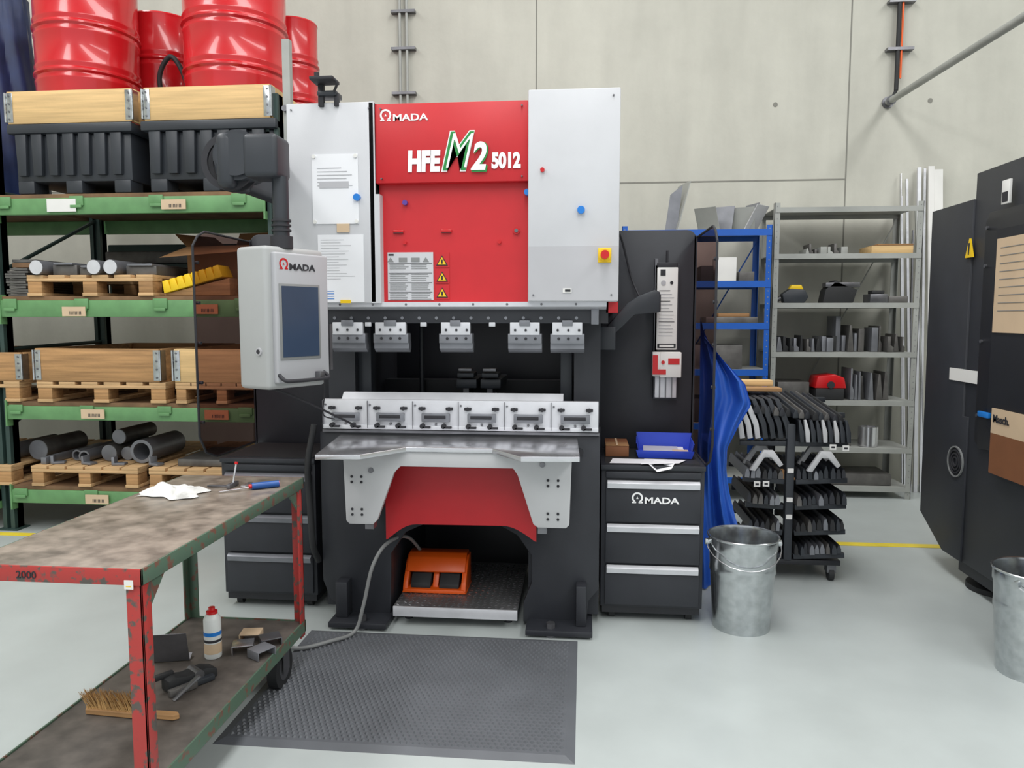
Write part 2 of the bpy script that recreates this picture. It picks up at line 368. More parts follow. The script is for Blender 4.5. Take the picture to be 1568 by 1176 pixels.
p.box(.058,.118,3.452,3.462,1.775,1.84,m_yel,.003);p.cyl((.088,3.44,1.808),(.088,3.456,1.808),.028,m_yel,24);p.cyl((.088,3.405,1.808),(.088,3.44,1.808),.019,m_ebut,20)
p.box(-.1,-.06,3.455,3.462,1.64,1.66,m_lab);p.box(-.09,-.065,3.453,3.456,1.645,1.655,m_ink)
p.box(-1.275,-1.055,3.48,3.484,1.965,2.285,m_paper);p.box(-1.255,-1.035,3.4815,3.4845,1.6,1.915,m_paper)
p.box(-1.16,-1.10,3.477,3.4835,1.925,1.965,m_labc)
p.box(-1.15,-1.10,3.477,3.4835,1.595,1.61,m_yel)
for i in range(15):
    p.box(-1.24,-1.24+R.uniform(.08,.18),3.4805,3.482,1.89-i*.013,1.892-i*.013,m_cover2)
for i in range(6):
    p.box(-1.25,-1.25+R.uniform(.1,.17),3.4785,3.481,2.22-i*.016,2.223-i*.016,m_cover2)
p.box(-1.24,-1.10,3.478,3.481,2.13,2.16,m_cover2)
for i in range(4): p.box(-1.24,-1.18,3.4805,3.482,1.65-i*.012,1.653-i*.012,m_blued)
for (x,z) in [(-1.265,2.275),(-1.065,2.275),(-1.265,1.975),(-1.065,1.975)]: p.cyl((x,3.474,z),(x,3.482,z),.009,m_lab,12)
p.box(-.935,-.715,3.536,3.5405,1.61,1.835,m_cover)
for r_ in range(4):
    for c_ in range(2):
        for k in range(4-(r_==0)):
            z=1.775-r_*.045-k*.009
            p.box(-.925+c_*.105,-.925+c_*.105+R.uniform(.07,.095),3.5345,3.537,z,z+.0025,m_cable)
    p.box(-.93,-.72,3.5342,3.537,1.782-r_*.045,1.7835-r_*.045,m_ink)
for x in (-.92,-.86,-.80,-.75): p.prism([(x-.015,1.79),(x+.015,1.79),(x,1.812)],'xz',3.534,3.537,m_cable) if x in(-.92,-.75) else p.box(x-.02,x+.02,3.534,3.537,1.79,1.81,m_cable)
p.box(-.93,-.905,3.534,3.537,1.82,1.828,m_ink)
for z in (1.775,1.70,1.625):
    p.box(-.705,-.638,3.536,3.5405,z-.012,z+.058,m_red)
    p.prism([(-.70,z-.003),(-.645,z-.003),(-.672,z+.044)],'xz',3.533,3.5365,m_ink)
    p.prism([(-.693,z+.001),(-.652,z+.001),(-.672,z+.037)],'xz',3.531,3.5335,m_yel)
    p.box(-.676,-.668,3.5295,3.5315,z+.006,z+.024,m_ink)
p.box(-1.25,-1.14,3.4,3.5,2.60,2.615,m_ink,.003);p.box(-1.235,-1.21,3.47,3.5,2.5,2.6,m_ink,.003);p.box(-1.16,-1.14,3.47,3.5,2.5,2.56,m_ink,.003);p.box(-1.235,-1.145,3.46,3.55,2.545,2.568,m_plast,.004);p.cyl((-1.22,3.42,2.615),(-1.22,3.42,2.635),.012,m_ink);p.tube([(-1.15,3.45,2.56),(-1.13,3.43,2.59),(-1.15,3.42,2.615)],.006,m_ink)
# lettering
p.logo(-.95,3.493,2.432,.045,m_txt,m_txt)
p.text('HFE',-.822,3.49,2.205,.122,m_txt,off=.0075,sx=.72,shear=.05,nm='model_text')
p.text('M',-.668,3.489,2.205,.245,m_txt,off=.0085,sx=.66,shear=.35,nm='model_letter_edge')
p.text('M',-.664,3.486,2.207,.24,m_txtg,off=.0045,sx=.66,shear=.35,nm='model_letter')
p.text('M',-.655,3.483,2.21,.235,m_txt,off=-.0035,sx=.66,shear=.35,nm='model_letter_inner')
p.text('2',-.522,3.482,2.198,.178,m_txtg,off=.006,sx=.8,shear=.2,nm='model_digit_edge')
p.text('2',-.525,3.479,2.205,.17,m_txt,off=.005,sx=.8,shear=.2,nm='model_digit')
p.text('5012',-.43,3.49,2.212,.092,m_txt,off=.005,sx=.72,nm='model_number')
p.text('AMADA EUROPE',-.175,3.266,.910,.012,m_ink,nm='plate_text')
HY=4.20
def hous(x0,x1,rc):
    p.prism(rrect(x0,x1,.70,2.0,.05,5,rc),'xz',HY,HY+.04,m_black,.003)
hous(.08,.60,(1,0,0,0));hous(-1.915,-1.31,(0,1,0,0))
p.box(.59,.605,HY,4.7,.70,1.97,m_black);p.box(-1.92,-1.905,HY,4.7,.70,1.97,m_black)
p.box(.08,.60,4.68,4.7,.70,1.97,m_black);p.box(-1.915,-1.31,4.68,4.7,.70,1.97,m_black)
for x in (.604,-1.922):
    pts=[(HY,.80),(3.74,.80),(3.63,.84),(3.57,.93),(3.57,1.88),(3.62,1.93),(3.69,1.96),(HY,1.96)]
    p.prism(pts,'yz',x,x+.005,m_smoke)
    p.tube([(x,a,b) for a,b in pts],.006,m_ink,8,1)
    for z in (1.0,1.2,1.4,1.6,1.8): p.cyl((x-.008,3.60,z),(x+.012,3.60,z),.008,m_plast,8)
p.G=Matrix.Translation((.442,4.16,1.446))@Matrix.Scale(1.09,4)@Matrix.Translation((-.405,-3.81,-1.455))
p.box(.345,.465,3.80,3.85,1.12,1.79,m_plast,.003);p.box(.352,.458,3.785,3.8,1.13,1.24,m_alu,.002)
for x in (.375,.405,.435): p.box(x-.003,x+.003,3.78,3.788,1.13,1.24,m_dsteel)
p.box(.355,.455,3.78,3.8,1.37,1.775,m_lab,.003)
for i in range(14):
    p.box(.365,.365+R.uniform(.05,.08),3.778,3.781,1.66-i*.017,1.6625-i*.017,m_cover2 if i%3 else m_ink)
p.box(.37,.395,3.778,3.781,1.735,1.765,m_ink);p.cyl((.385,3.777,1.7),(.385,3.781,1.7),.012,m_cover2,16);p.cyl((.425,3.777,1.7),(.425,3.781,1.7),.008,m_ink,16)
p.box(.335,.375,3.74,3.79,1.24,1.36,m_lab,.004);p.box(.37,.475,3.735,3.79,1.235,1.36,m_lab,.005);p.box(.335,.4,3.732,3.736,1.25,1.275,m_ebut);p.box(.335,.36,3.732,3.736,1.275,1.345,m_ebut)
p.box(.41,.465,3.732,3.736,1.30,1.33,m_ebut);p.cyl((.385,3.73,1.31),(.385,3.737,1.31),.009,m_ebut,12)
p.box(.355,.455,3.79,3.83,1.775,1.80,m_ink,.004);p.cyl((.405,3.82,1.79),(.405,3.82,1.86),.006,m_ink);p.box(.345,.36,3.8,3.84,1.36,1.82,m_dsteel)
p.box(.36,.45,3.778,3.781,1.378,1.40,m_ink);p.box(.37,.44,3.776,3.779,1.384,1.394,m_lab)
p.G=None
p.prism([(.09,1.44),(.12,1.41),(.20,1.48),(.26,1.54),(.39,1.555),(.39,1.66),(.36,1.67),(.28,1.64),(.22,1.60),(.1,1.46)],'xz',3.98,4.06,m_plast,.006)
p.box(.07,.16,3.9,4.08,1.36,1.48,m_plast,.006);p.box(.33,.40,4.04,4.16,1.56,1.65,m_plast,.004)
p.tube([(.16,4.0,2.0),(.2,4.1,1.92),(.25,4.17,1.75),(.3,4.1,1.62)],.006,m_ink)
p.tube([(-1.33,3.58,1.0),(-1.36,3.56,.8),(-1.35,3.55,.6),(-1.34,3.55,.4),(-1.33,3.6,.3)],.016,m_rub)
p.cyl((-.02,3.585,.88),(-.02,3.602,.88),.02,m_ink,16)
p.cyl((-.55,4.42,.42),(-.55,4.45,.42),.02,m_dsteel)
p.done()
# ---------------- STEP + PEDAL
f=B('tread_plate_step')
f.box(-.935,-.315,3.55,4.25,.085,.10,m_tread,.002);f.box(-.935,-.315,3.54,3.55,.05,.10,m_alu,.002)
for i in range(20):
    for j in range(21):
        x=-.92+i*.031;y=3.57+j*.032;s=1 if (i+j)%2 else -1
        f.raw([(x-.011,y-.008*s,.1),(x+.003*s,y-.004,.1),(x+.011,y+.008*s,.1),(x-.003*s,y+.004,.1),(x,y,.1035)],[(0,1,4),(1,2,4),(2,3,4),(3,0,4)],m_steel)
for x in (-.88,-.37):
    for y in (3.65,4.1): f.cyl((x,y,0),(x,y,.086),.02,m_ink)
f.done()
f=B('foot_pedal')
f.G=TR(-.765,3.72,.104)
f.prism([(-.17,0),(.17,0),(.155,.02),(-.155,.02)],'xz',0,.2,m_orange,.004)
for x0,x1 in ((-.165,-.14),(.14,.165)): f.prism([(.0,.0),(.02,.05),(.10,.14),(.14,.165),(.20,.165),(.2,.0)],'yz',x0,x1,m_orange,.004)
f.prism([(.05,.10),(.10,.16),(.13,.178),(.2,.178),(.2,.0),(.185,.0),(.185,.15),(.13,.16),(.06,.09)],'yz',-.155,.155,m_orange,.004)
f.prism([(.03,.0),(.10,.12),(.10,.0)],'yz',-.015,.015,m_orange,.003)
for x in (-.075,.075):
    f.prism([(.02,.02),(.025,.04),(.10,.115),(.16,.115),(.16,.02)],'yz',x-.052,x+.052,m_rub,.004)
f.G=None
f.done()
f=B('foot_pedal_cable')
f.tube([(-.86,3.96,.22),(-.9,3.72,.40),(-.95,3.5,.43),(-1.0,3.42,.34),(-1.04,3.40,.16),(-1.08,3.38,.034),(-1.16,3.28,.028),(-1.3,3.2,.022),(-1.42,3.35,.012)],.009,m_cable)
f.done()
# ---------------- MAT
mt=B('anti_fatigue_mat')
x0,x1,y0,y1=-1.32,-.02,2.46,3.45
b0=[(x0,y0,0),(x1,y0,0),(x1,y1,0),(x0,y1,0)];e=.035
b1=[(x0+e,y0+e,.011),(x1-e,y0+e,.011),(x1-e,y1-e,.011),(x0+e,y1-e,.011)]
mt.raw(b0+b1,[(0,1,5,4),(1,2,6,5),(2,3,7,6),(3,0,4,7),(4,5,6,7),(3,2,1,0)],m_mat)
nx=52;ny=40
for i in range(nx):
    for j in range(ny):
        x=x0+e+.008+(i+.25+.5*(j%2))*(x1-x0-2*e-.016)/nx;y=y0+e+.01+(j+.5)*(y1-y0-2*e-.02)/ny;r=.0095
        mt.raw([(x-r,y,.011),(x,y-r,.011),(x+r,y,.011),(x,y+r,.011),(x-r*.4,y,.0175),(x,y-r*.4,.0175),(x+r*.4,y,.0175),(x,y+r*.4,.0175)],[(0,1,5,4),(1,2,6,5),(2,3,7,6),(3,0,4,7),(4,5,6,7)],m_mat)
mt.done(smooth=False)
# ---------------- CONTROL PANEL
c=B('swing_arm_control_panel')
c.G=Matrix.Translation((-1.255,2.9,0))@Matrix.Rotation(math.radians(63.4),4,'Z')
c.box(0,.315,.012,.19,1.235,1.815,m_cgrey,.018,seg=4)
c.box(.03,.315,-.012,.02,1.26,1.79,m_cface,.008,seg=3)
c.box(.045,.262,-.016,-.01,1.355,1.665,m_cable,.002);c.box(.056,.251,-.018,-.014,1.366,1.655,m_screen)
c.box(.315,.345,.02,.06,1.34,1.46,m_cgrey,.012)
c.tube([(.04,.0,1.30),(.04,-.04,1.275),(.08,-.05,1.27),(.24,-.05,1.27),(.28,-.04,1.275),(.28,0,1.30)],.008,m_ink)
c.box(.23,.26,-.04,0,1.265,1.30,m_dsteel,.003)
c.cyl((-.006,.06,1.39),(.01,.06,1.39),.016,m_cover2,16);c.cyl((-.009,.06,1.39),(-.003,.06,1.39),.009,m_ink,12)
c.box(.33,.345,.0,.02,1.3,1.5,m_dsteel)
c.logo(.05,-.0135,1.722,.038,m_ebut,m_ink)
c.G=None
c.cyl((-1.245,3.03,1.81),(-1.245,3.03,1.86),.045,m_ink);
c.cyl((-1.245,3.03,1.84),(-1.245,3.03,2.10),.033,m_plast)
for z in (1.88,1.90,1.92): c.ring((-1.245,3.03,z),(-1.245,3.03,z+.008),.04,.03,m_ink)
c.box(-1.37,-1.225,2.95,3.1,2.09,2.26,m_plast,.02,seg=4)
c.cyl((-1.40,2.97,2.18),(-1.40,3.10,2.18),.10,m_plast,32);c.cyl((-1.40,2.955,2.18),(-1.40,2.97,2.18),.085,m_plast,32)
c.box(-1.485,-1.41,2.95,3.15,2.05,2.27,m_plast,.03,seg=4)
c.box(-1.485,-1.40,3.1,3.75,2.06,2.26,m_plast,.025,seg=4)
for y in (3.0,3.05): c.ring((-1.45,y,2.16),(-1.45,y+.012,2.16),.115,.09,m_ink,28)
c.box(-1.42,-1.397,3.5,3.75,2.03,2.31,m_black,.005)
c.tube([(-1.32,2.98,1.24),(-1.25,3.08,1.2),(-1.12,3.4,1.05),(-1.1,3.56,.99)],.005,m_ink)
c.tube([(-1.12,3.15,1.26),(-1.14,3.2,1.18),(-1.2,3.35,1.08),(-1.22,3.56,1.03)],.003,m_ink)
c.done()
# ---------------- DRAWER CABINETS
def cabinet(x0,x1,y0,y1,logo):
    d=B('tool_drawer_cabinet')
    d.box(x0,x1,y0+.012,y1,.075,.775,m_black,.004)
    d.box(x0+.01,x1-.01,y0+.02,y1-.02,.04,.08,m_black2)
    d.box(x0-.003,x1+.003,y0-.003,y1,.775,.80,m_black,.004)
    d.box(x0+.02,x1-.02,y0+.03,y1-.03,.799,.803,m_rub)
    for z0,z1 in ((.735,.768),(.515,.72),(.305,.50),(.09,.29)):
        d.box(x0+.022,x1-.018,y0-.006,y0+.014,z0,z1,m_black,.004)
        if z0<.72: d.prism([(y0-.022,z1-.008),(y0-.006,z1+.004),(y0,z1+.004),(y0,z1-.034),(y0-.016,z1-.034)],'yz',x0+.03,x1-.025,m_pun if x0<-1 else m_alu)
    for x in (x0+.06,x1-.06):
        for y in (y0+.07,y1-.08):
            d.cyl((x-.015,y,.025),(x+.015,y,.025),.025,m_rub)
    if logo: d.logo(x0+.15,y0-.0068,.612,.046,m_txt,m_txt)
    d.done()
cabinet(.09,.595,3.70,4.185,True)
cabinet(-1.885,-1.38,3.70,4.185,False)
d=B('blue_tray');z=.806
T2=TR(.425,3.98,z,-4)
def wallq(a,b,zt):
    (ax,ay),(bx,by)=a,b
    d.raw([(ax,ay,0),(bx,by,0),(bx*1.09,by*1.09,zt),(ax*1.09,ay*1.09,zt),(ax*.97,ay*.97,.004),(bx*.97,by*.97,.004),(bx*1.06,by*1.06,zt),(ax*1.06,ay*1.06,zt)],[(0,1,2,3),(5,4,7,6),(3,2,6,7)],m_tray,T2)
d.box(-.135,.135,-.11,.11,0,.005,m_tray,MX=T2)
cs=[(-.135,-.11),(.135,-.11),(.135,.11),(-.135,.11)]
for i,h in enumerate((.04,.075,.10,.075)): wallq(cs[i],cs[(i+1)%4],h)
d.box(-.10,.10,-.09,.09,.006,.028,m_paper,MX=T2);d.box(-.11,.07,-.08,.09,.028,.03,m_cover,MX=T2);d.box(.04,.12,-.1,-.02,.03,.032,m_labc,MX=T2)
d.done(smooth=False)
d=B('paper_sheets');
d.raw([(.13,3.72,.8055),(.33,3.72,.806),(.36,3.83,.807),(.15,3.85,.8055)],[(0,1,2,3)],m_paper)
d.raw([(.28,3.69,.808),(.47,3.72,.81),(.52,3.82,.809),(.31,3.84,.808)],[(0,1,2,3)],m_paper)
d.raw([(.32,3.685,.809),(.36,3.67,.775),(.43,3.68,.79),(.45,3.72,.811),(.36,3.8,.811)],[(0,1,2,3,4)],m_paper)
d.done(smooth=False)
d=B('cardboard_box');d.box(.115,.235,3.90,4.12,.805,.86,m_brown,.002);d.box(.115,.235,3.90,4.0,.861,.865,m_card,.001);d.box(.115,.235,4.005,4.12,.861,.865,m_brown,.001);d.box(.17,.18,3.897,4.12,.8655,.867,m_labc);d.done()
# ---------------- WORK CART
k=B('workshop_cart')
X0,X1,Y0,Y1=-1.72,-1.185,1.87,3.05
k.box(X0+.005,X1-.005,Y0+.005,Y1-.005,.835,.851,m_cartw,.002)
k.box(X0,X1,Y0,Y0+.006,.805,.85,m_cred,.001);k.box(X1-.006,X1,Y0,Y1,.805,.85,m_cgrn,.001);k.box(X0,X0+.006,Y0,Y1,.805,.85,m_cgrn,.001);k.box(X0,X1,Y1-.006,Y1,.805,.85,m_cred,.001)
def leg(x,y,sx,sy,m):
    k.box(min(x,x+sx*.045),max(x,x+sx*.045),min(y,y+sy*.006),max(y,y+sy*.006),.16,.835,m,.001)
    k.box(min(x,x+sx*.006),max(x,x+sx*.006),min(y,y+sy*.045),max(y,y+sy*.045),.16,.835,m,.001)
leg(X1-.007,Y0+.007,-1,1,m_cred);leg(X1-.007,Y1-.007,-1,-1,m_cred);leg(X0+.007,Y0+.007,1,1,m_cgrn);leg(X0+.007,Y1-.007,1,-1,m_cgrn)
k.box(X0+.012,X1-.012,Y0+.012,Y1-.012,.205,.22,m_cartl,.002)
for a in ((X0+.006,X1-.006,Y0+.006,Y0+.012),(X0+.006,X1-.006,Y1-.012,Y1-.006),(X0+.006,X0+.012,Y0,Y1),(X1-.012,X1-.006,Y0,Y1)): k.box(a[0],a[1],a[2],a[3],.175,.225,m_cgrn)
k.prism([(Y1-.05,.72),(Y1-.05,.80),(Y1-.13,.80)],'yz',X1-.018,X1-.012,m_cgrn);k.prism([(Y0+.05,.72),(Y0+.05,.80),(Y0+.13,.80)],'yz',X1-.018,X1-.012,m_cgrn)
for x in (X0+.06,X1-.06):
    for y in (Y0+.13,Y1-.16):
        k.cyl((x-.02,y,.085),(x+.02,y,.085),.085,m_rub,28);k.cyl((x-.022,y,.085),(x+.022,y,.085),.05,m_dsteel,20);k.cyl((x-.026,y,.085),(x+.026,y,.085),.015,m_mill,10)
        k.box(x-.03,x-.026,y-.03,y+.03,.07,.19,m_dsteel);k.box(x+.026,x+.03,y-.03,y+.03,.07,.19,m_dsteel);k.box(x-.045,x+.045,y-.05,y+.05,.178,.186,m_dsteel)
k.box(X1-.05,X1-.025,Y0-.003,Y0-.0005,.795,.82,m_lab);k.box(X1-.045,X1-.03,Y0-.0035,Y0-.003,.802,.805,m_yel)
k.text('2000',X0+.17,Y0-.001,.815,.03,m_ink,nm='hand_written_mark')
k.done()
d=B('cleaning_rag')
def rag(u,v):
    x=-1.69+.23*u+.015*math.sin(9*v);y=2.63+.14*v+.02*math.sin(6*u)+.01*math.sin(15*u)
    ed=min(u,1-u,v,1-v)
    z=.855+(.008+.014*abs(math.sin(5*u+5*v))+.010*abs(math.sin(11*v+6*u+2)))*min(1,ed*6)
    return (x,y,z)
d.grid(rag,40,28,m_cloth);d.done()
d=B('screwdriver')
d.cyl((-1.30,2.80,.865),(-1.215,2.86,.865),.014,m_bhand,14);d.cyl((-1.212,2.862,.865),(-1.22,2.857,.865),.011,m_ebut,12);d.cyl((-1.30,2.80,.865),(-1.31,2.793,.865),.009,m_ebut,10);d.cyl((-1.31,2.793,.862),(-1.40,2.73,.857),.003,m_steel,8);d.done()
d=B('steel_square_tool');d.box(-1.50,-1.41,2.83,2.85,.852,.858,m_dsteel,.001);d.box(-1.405,-1.39,2.80,2.88,.852,.87,m_dsteel,.002);d.cyl((-1.395,2.84,.87),(-1.39,2.86,.94),.004,m_steel,8);d.cyl((-1.39,2.86,.94),(-1.389,2.862,.95),.007,m_ebut,8);d.box(-1.36,-1.34,2.83,2.9,.852,.86,m_steel,.001);d.done()
d=B('spray_can');cx,cy=-1.42,2.68;z=.221
d.lathe(cx,cy,[(0,z),(.030,z),(.032,z+.004),(.032,z+.15),(.029,z+.158),(.02,z+.172),(.016,z+.174),(.0,z+.175)],m_can,28)
d.lathe(cx,cy,[(.0325,z+.02),(.0325,z+.06)],m_labc,28);d.lathe(cx,cy,[(.0325,z+.09),(.0325,z+.105)],m_blued,28);d.lathe(cx,cy,[(.0325,z+.065),(.0325,z+.075)],m_ink,28)
d.lathe(cx,cy,[(.021,z+.172),(.021,z+.182),(.012,z+.186),(.012,z+.197),(.0,z+.198)],m_ebut,20)
d.done()
d=B('sheet_metal_offcut')
Tm=TR(-1.56,2.62,.222,15,18)
d.box(-.06,.07,-.001,.001,0.0,.13,m_dsteel,MX=Tm);d.box(-.06,.07,-.001,.04,0,.002,m_dsteel,MX=Tm);d.done()
d=B('black_tool_clamp')
Tm=TR(-1.40,2.47,.222,55)
d.prism([(-.09,0),(.09,0),(.09,.03),(.05,.045),(-.02,.04),(-.06,.05),(-.09,.045)],'xz',-.03,.03,m_rub,.005,MX=Tm)
d.box(-.05,.07,-.05,.05,.0,.02,m_plast,.004,MX=Tm);d.cyl((.02,-.034,.03),(.02,.034,.03),.018,m_dsteel,MX=Tm);d.box(-.12,-.05,.01,.03,.04,.06,m_rub,.005,MX=Tm);d.box(-.10,.0,-.06,-.04,0,.025,m_mill,.003,MX=Tm)
d.prism([(-.1,0),(-.09,0),(.0,.05),(-.01,.055)],'xz',-.09,-.07,m_dsteel,.001,MX=Tm);d.done()
d=B('bent_steel_profiles')
for i,(x,y,a,m) in enumerate([(-1.325,2.735,20,m_steel),(-1.245,2.805,35,m_dsteel),(-1.34,2.84,10,m_labc),(-1.235,2.70,60,m_pun)]):
    Tm=TR(x,y,.222,a)
    d.prism([(-.04,0),(-.036,0),(-.036,.03),(.036,.03),(.036,0),(.04,0),(.04,.034),(-.04,.034)],'xz',-.035,.035,m,.001,MX=Tm)
d.done()
d=B('hand_brush')
Tm=TR(-1.47,2.24,.222,-3)
d.prism([(-.16,-.02),(.03,-.022),(.06,-.012),(.15,-.014),(.165,0),(.15,.014),(.06,.012),(.03,.022),(-.16,.02),(-.17,0)],'xy',.0,.018,m_wood,.003,MX=Tm)
for i in range(40):
    for j in range(6):
        x=-.155+i*.0047;y=-.015+j*.006;a=R.uniform(-.025,.0)-.015;b_=R.uniform(-.012,.012)
        d.raw([(x-.0018,y,.018),(x+.0018,y,.018),(x+a+.001,y+b_,.018+.055),(x+a-.001,y+b_+.002,.018+.052)],[(0,1,2,3)],m_bris,Tm)
d.done(smooth=False)
# ---------------- BUCKETS
def bucket(cx,cy,r,h,hd):
    d=B('galvanised_bucket')
    rb=r*.83
    pr=[(0,.012),(rb-.008,.012),(rb-.008,0),(rb,0),(rb,.015)]
    for t in (.1,.55,.6,.62,.68,.70,.85,.87):
        rr=rb+(r-rb)*t; pr.append((rr+(.004 if t in (.62,.87) else 0),h*t))
    pr+=[(r,h-.012),(r+.006,h-.01),(r+.008,h-.003),(r+.004,h),(r-.002,h-.002),(r-.004,h-.012),(rb-.004,.016),(0,.016)]
    d.lathe(cx,cy,pr,m_galv,56)
    a=math.radians(hd);ux,uy=math.cos(a),math.sin(a);vx,vy=-uy,ux
    pts=[]
    for i in range(13):
        t=math.pi*i/12;rr=r+.014
        pts.append((cx+ux*rr*math.cos(t)+vx*rr*math.sin(t)*.99,cy+uy*rr*math.cos(t)+vy*rr*math.sin(t)*.99,h-.04-math.sin(t)*.09))
    d.tube(pts,.003,m_steel,8,1)
    for sgn in (1,-1): d.cyl((cx+sgn*ux*(r-.002),cy+sgn*uy*(r-.002),h-.04),(cx+sgn*ux*(r+.018),cy+sgn*uy*(r+.018),h-.04),.016,m_galv,12)
    d.done()
bucket(.787,3.71,.166,.465,180)
bucket(1.935,3.32,.165,.46,215)
# ---------------- PALLET RACK
RY0,RY1=4.9,6.15
k=B('pallet_rack')
for x in (-6.2,-4.16,-2.12):
    for y in (RY0+.03,RY1-.1):
        k.box(x,x+.03,y,y+.09,0,3.0,m_post);k.box(x+.06,x+.09,y,y+.09,0,3.0,m_post);k.box(x,x+.09,y+.03,y+.09,0,3.0,m_post)
        k.box(x-.03,x+.12,y-.02,y+.11,.0,.01,m_post)
    for i in range(5):
        z=.2+i*.55;k.cyl((x+.045,RY0+.1,z),(x+.045,RY1-.05,z+.5 if i%2 else z+.02),.015,m_post,8)
BZ=((2.23,2.34),(1.53,1.645),(.81,.905),(.21,.305))
for z0,z1 in BZ:
    for xa,xb in ((-6.11,-4.165),(-4.065,-2.12)):
        k.box(xa,xb,RY0,RY0+.045,z0,z1,m_pbeam,.004);k.box(xa,xb,RY1-.05,RY1,z0,z1,m_pbeam,.004)
        k.box(xa,xa+.012,RY0-.006,RY0+.05,z0-.05,z1+.04,m_pbeam);k.box(xb-.012,xb,RY0-.006,RY0+.05,z0-.05,z1+.04,m_pbeam)
        k.box(xa+.01,xb-.01,RY0+.015,RY1-.01,z1+.001,z1+.028,m_board)
    for x in (-3.98,-3.45,-2.88,-2.3,-5.0):
        k.box(x-.05,x+.05,RY0-.012,RY0,z0+.055,z1+.01,m_pbeam,.003);k.box(x-.04,x+.04,RY0-.02,RY0-.01,z0+.04,z0+.06,m_pbeam,.002)
k.box(-3.66,-3.45,RY0-.016,RY0-.012,2.245,2.33,m_lab)
for x,z in ((-2.75,2.25),(-3.5,1.535),(-2.55,1.55),(-3.4,.825),(-2.5,.83),(-3.4,.22),(-2.6,.225)):
    k.box(x-.085,x+.085,RY0-.022,RY0-.014,z,z+.065,m_labc if x<-3 or z>2 else m_labo)
    for i in range(9): k.box(x-.03+i*.01,x-.03+i*.01+.004,RY0-.0235,RY0-.0215,z+.012,z+.035,m_ink)
k.box(-2.0,-1.95,RY0+.05,RY0+.1,0,3.35,m_shelf);k.cyl((-1.98,RY0+.02,2.9),(-1.98,RY0+.05,2.9),.02,m_dsteel)
k.done()
def pallet(x0,x1,y0,y1,z,m=m_wood1):
    d=B('wooden_pallet');W=x1-x0
    for fx in (0,.44,.88):
        xa=x0+W*fx;d.box(xa,xa+W*.12,y0,y1,z,z+.022,m,.002)
        for yy in (y0,(y0+y1)/2-.06,y1-.12): d.box(xa+.004,xa+W*.12-.004,yy+.003,yy+.12,z+.022,z+.10,m_wood,.003)
    for yy in (y0,(y0+y1)/2-.06,y1-.12): d.box(x0,x1,yy,yy+.12,z+.10,z+.122,m,.002)
    for i in range(6):
        xa=x0+(W-.12)*i/5;d.box(xa,xa+.12,y0,y1,z+.122,z+.144,m,.002)
    d.done()
def collar(x0,x1,y0,y1,z,h,m=m_wood2,nm='pallet_collar'):
    d=B(nm);t=.022
    d.box(x0+.01,x1-.01,y0,y0+t,z,z+h,m,.002);d.box(x0+.01,x1-.01,y1-t,y1,z,z+h,m,.002);d.box(x0,x0+t,y0+t,y1-t,z,z+h,m,.002);d.box(x1-t,x1,y0+t,y1-t,z,z+h,m,.002)
    for x,s in ((x0-.004,1),(x1+.004,-1)):
        xa,xb=sorted((x,x+s*.055));d.box(xa,xb,y0-.004,y0,z+.01,z+h-.01,m_galv,.001);xa,xb=sorted((x,x+s*.004));d.box(xa,xb,y0-.004,y0+.06,z+.01,z+h-.01,m_galv)
        for q in range(4): d.cyl((x+s*.03,y0-.008,z+.03+q*(h-.06)/3),(x+s*.03,y0-.003,z+.03+q*(h-.06)/3),.007,m_dsteel,8)
        d.cyl((x+s*.004,y0-.006,z+.01),(x+s*.004,y0-.006,z+h-.01),.008,m_galv,8)
    d.done()
def spill(x0,x1):
    d=B('spill_containment_pallet');y0,y1=RY0+.0,RY1-.05;z=2.37
    d.box(x0+.03,x1-.03,y0+.03,y1-.03,z+.08,z+.40,m_plast,.015)
    d.box(x0,x1,y0-.01,y1,z+.40,z+.465,m_plast,.012)
    n=7
    for i in range(n):
        xa=x0+.05+(x1-x0-.10)*i/n
        d.prism([(xa,z+.4),(xa+(x1-x0)*.09,z+.4),(xa+(x1-x0)*.08,z+.12),(xa+.012,z+.12)],'xz',y0,y0+.05,m_plast,.006)
    for xa in (x0+.04,(x0+x1)/2-.06,x1-.16):
        for ya in (y0+.02,y1-.2): d.box(xa,xa+.12,ya,ya+.15,z+.002,z+.09,m_plast,.01)
    d.done()
spill(-3.93,-3.03);spill(-2.97,-2.03)
collar(-3.93,-3.02,RY0,RY1-.1,2.837,.215);collar(-2.95,-2.06,RY0,RY1-.1,2.837,.215)
def drum(cx,cy,r,z,h=.88):
    d=B('steel_drum')
    pr=[(0,z+.015),(r-.02,z+.015),(r-.012,z),(r,z+.004),(r+.004,z+.012),(r,z+.022)]
    for f_ in (.36,.66):
        for q in (-.05,0,.05):
            pr+=[(r,z+h*f_+q-.02),(r+(.006 if q else .013),z+h*f_+q-.006),(r+(.006 if q else .013),z+h*f_+q+.006),(r,z+h*f_+q+.02)]
    pr+=[(r,z+h-.025),(r+.005,z+h-.01),(r,z+h),(r-.01,z+h),(r-.012,z+h-.02),(0,z+h-.02)]
    d.lathe(cx,cy,pr,m_drum,56);d.cyl((cx+r*.6,cy,z+h-.02),(cx+r*.6,cy,z+h-.005),.03,m_dsteel);d.done()
drum(-3.58,5.29,.335,2.838,1.05);drum(-2.47,5.29,.345,2.838,1.05);drum(-3.30,5.80,.24,2.838,.98);drum(-2.27,5.86,.18,2.838,.95)
d=B('drum_pump_hose');d.tube([(-3.1,5.45,2.9),(-3.12,5.45,3.1),(-3.12,5.42,3.3),(-3.02,5.4,3.42),(-2.93,5.4,3.3),(-2.90,5.42,3.12),(-2.89,5.44,2.86)],.018,m_rub)
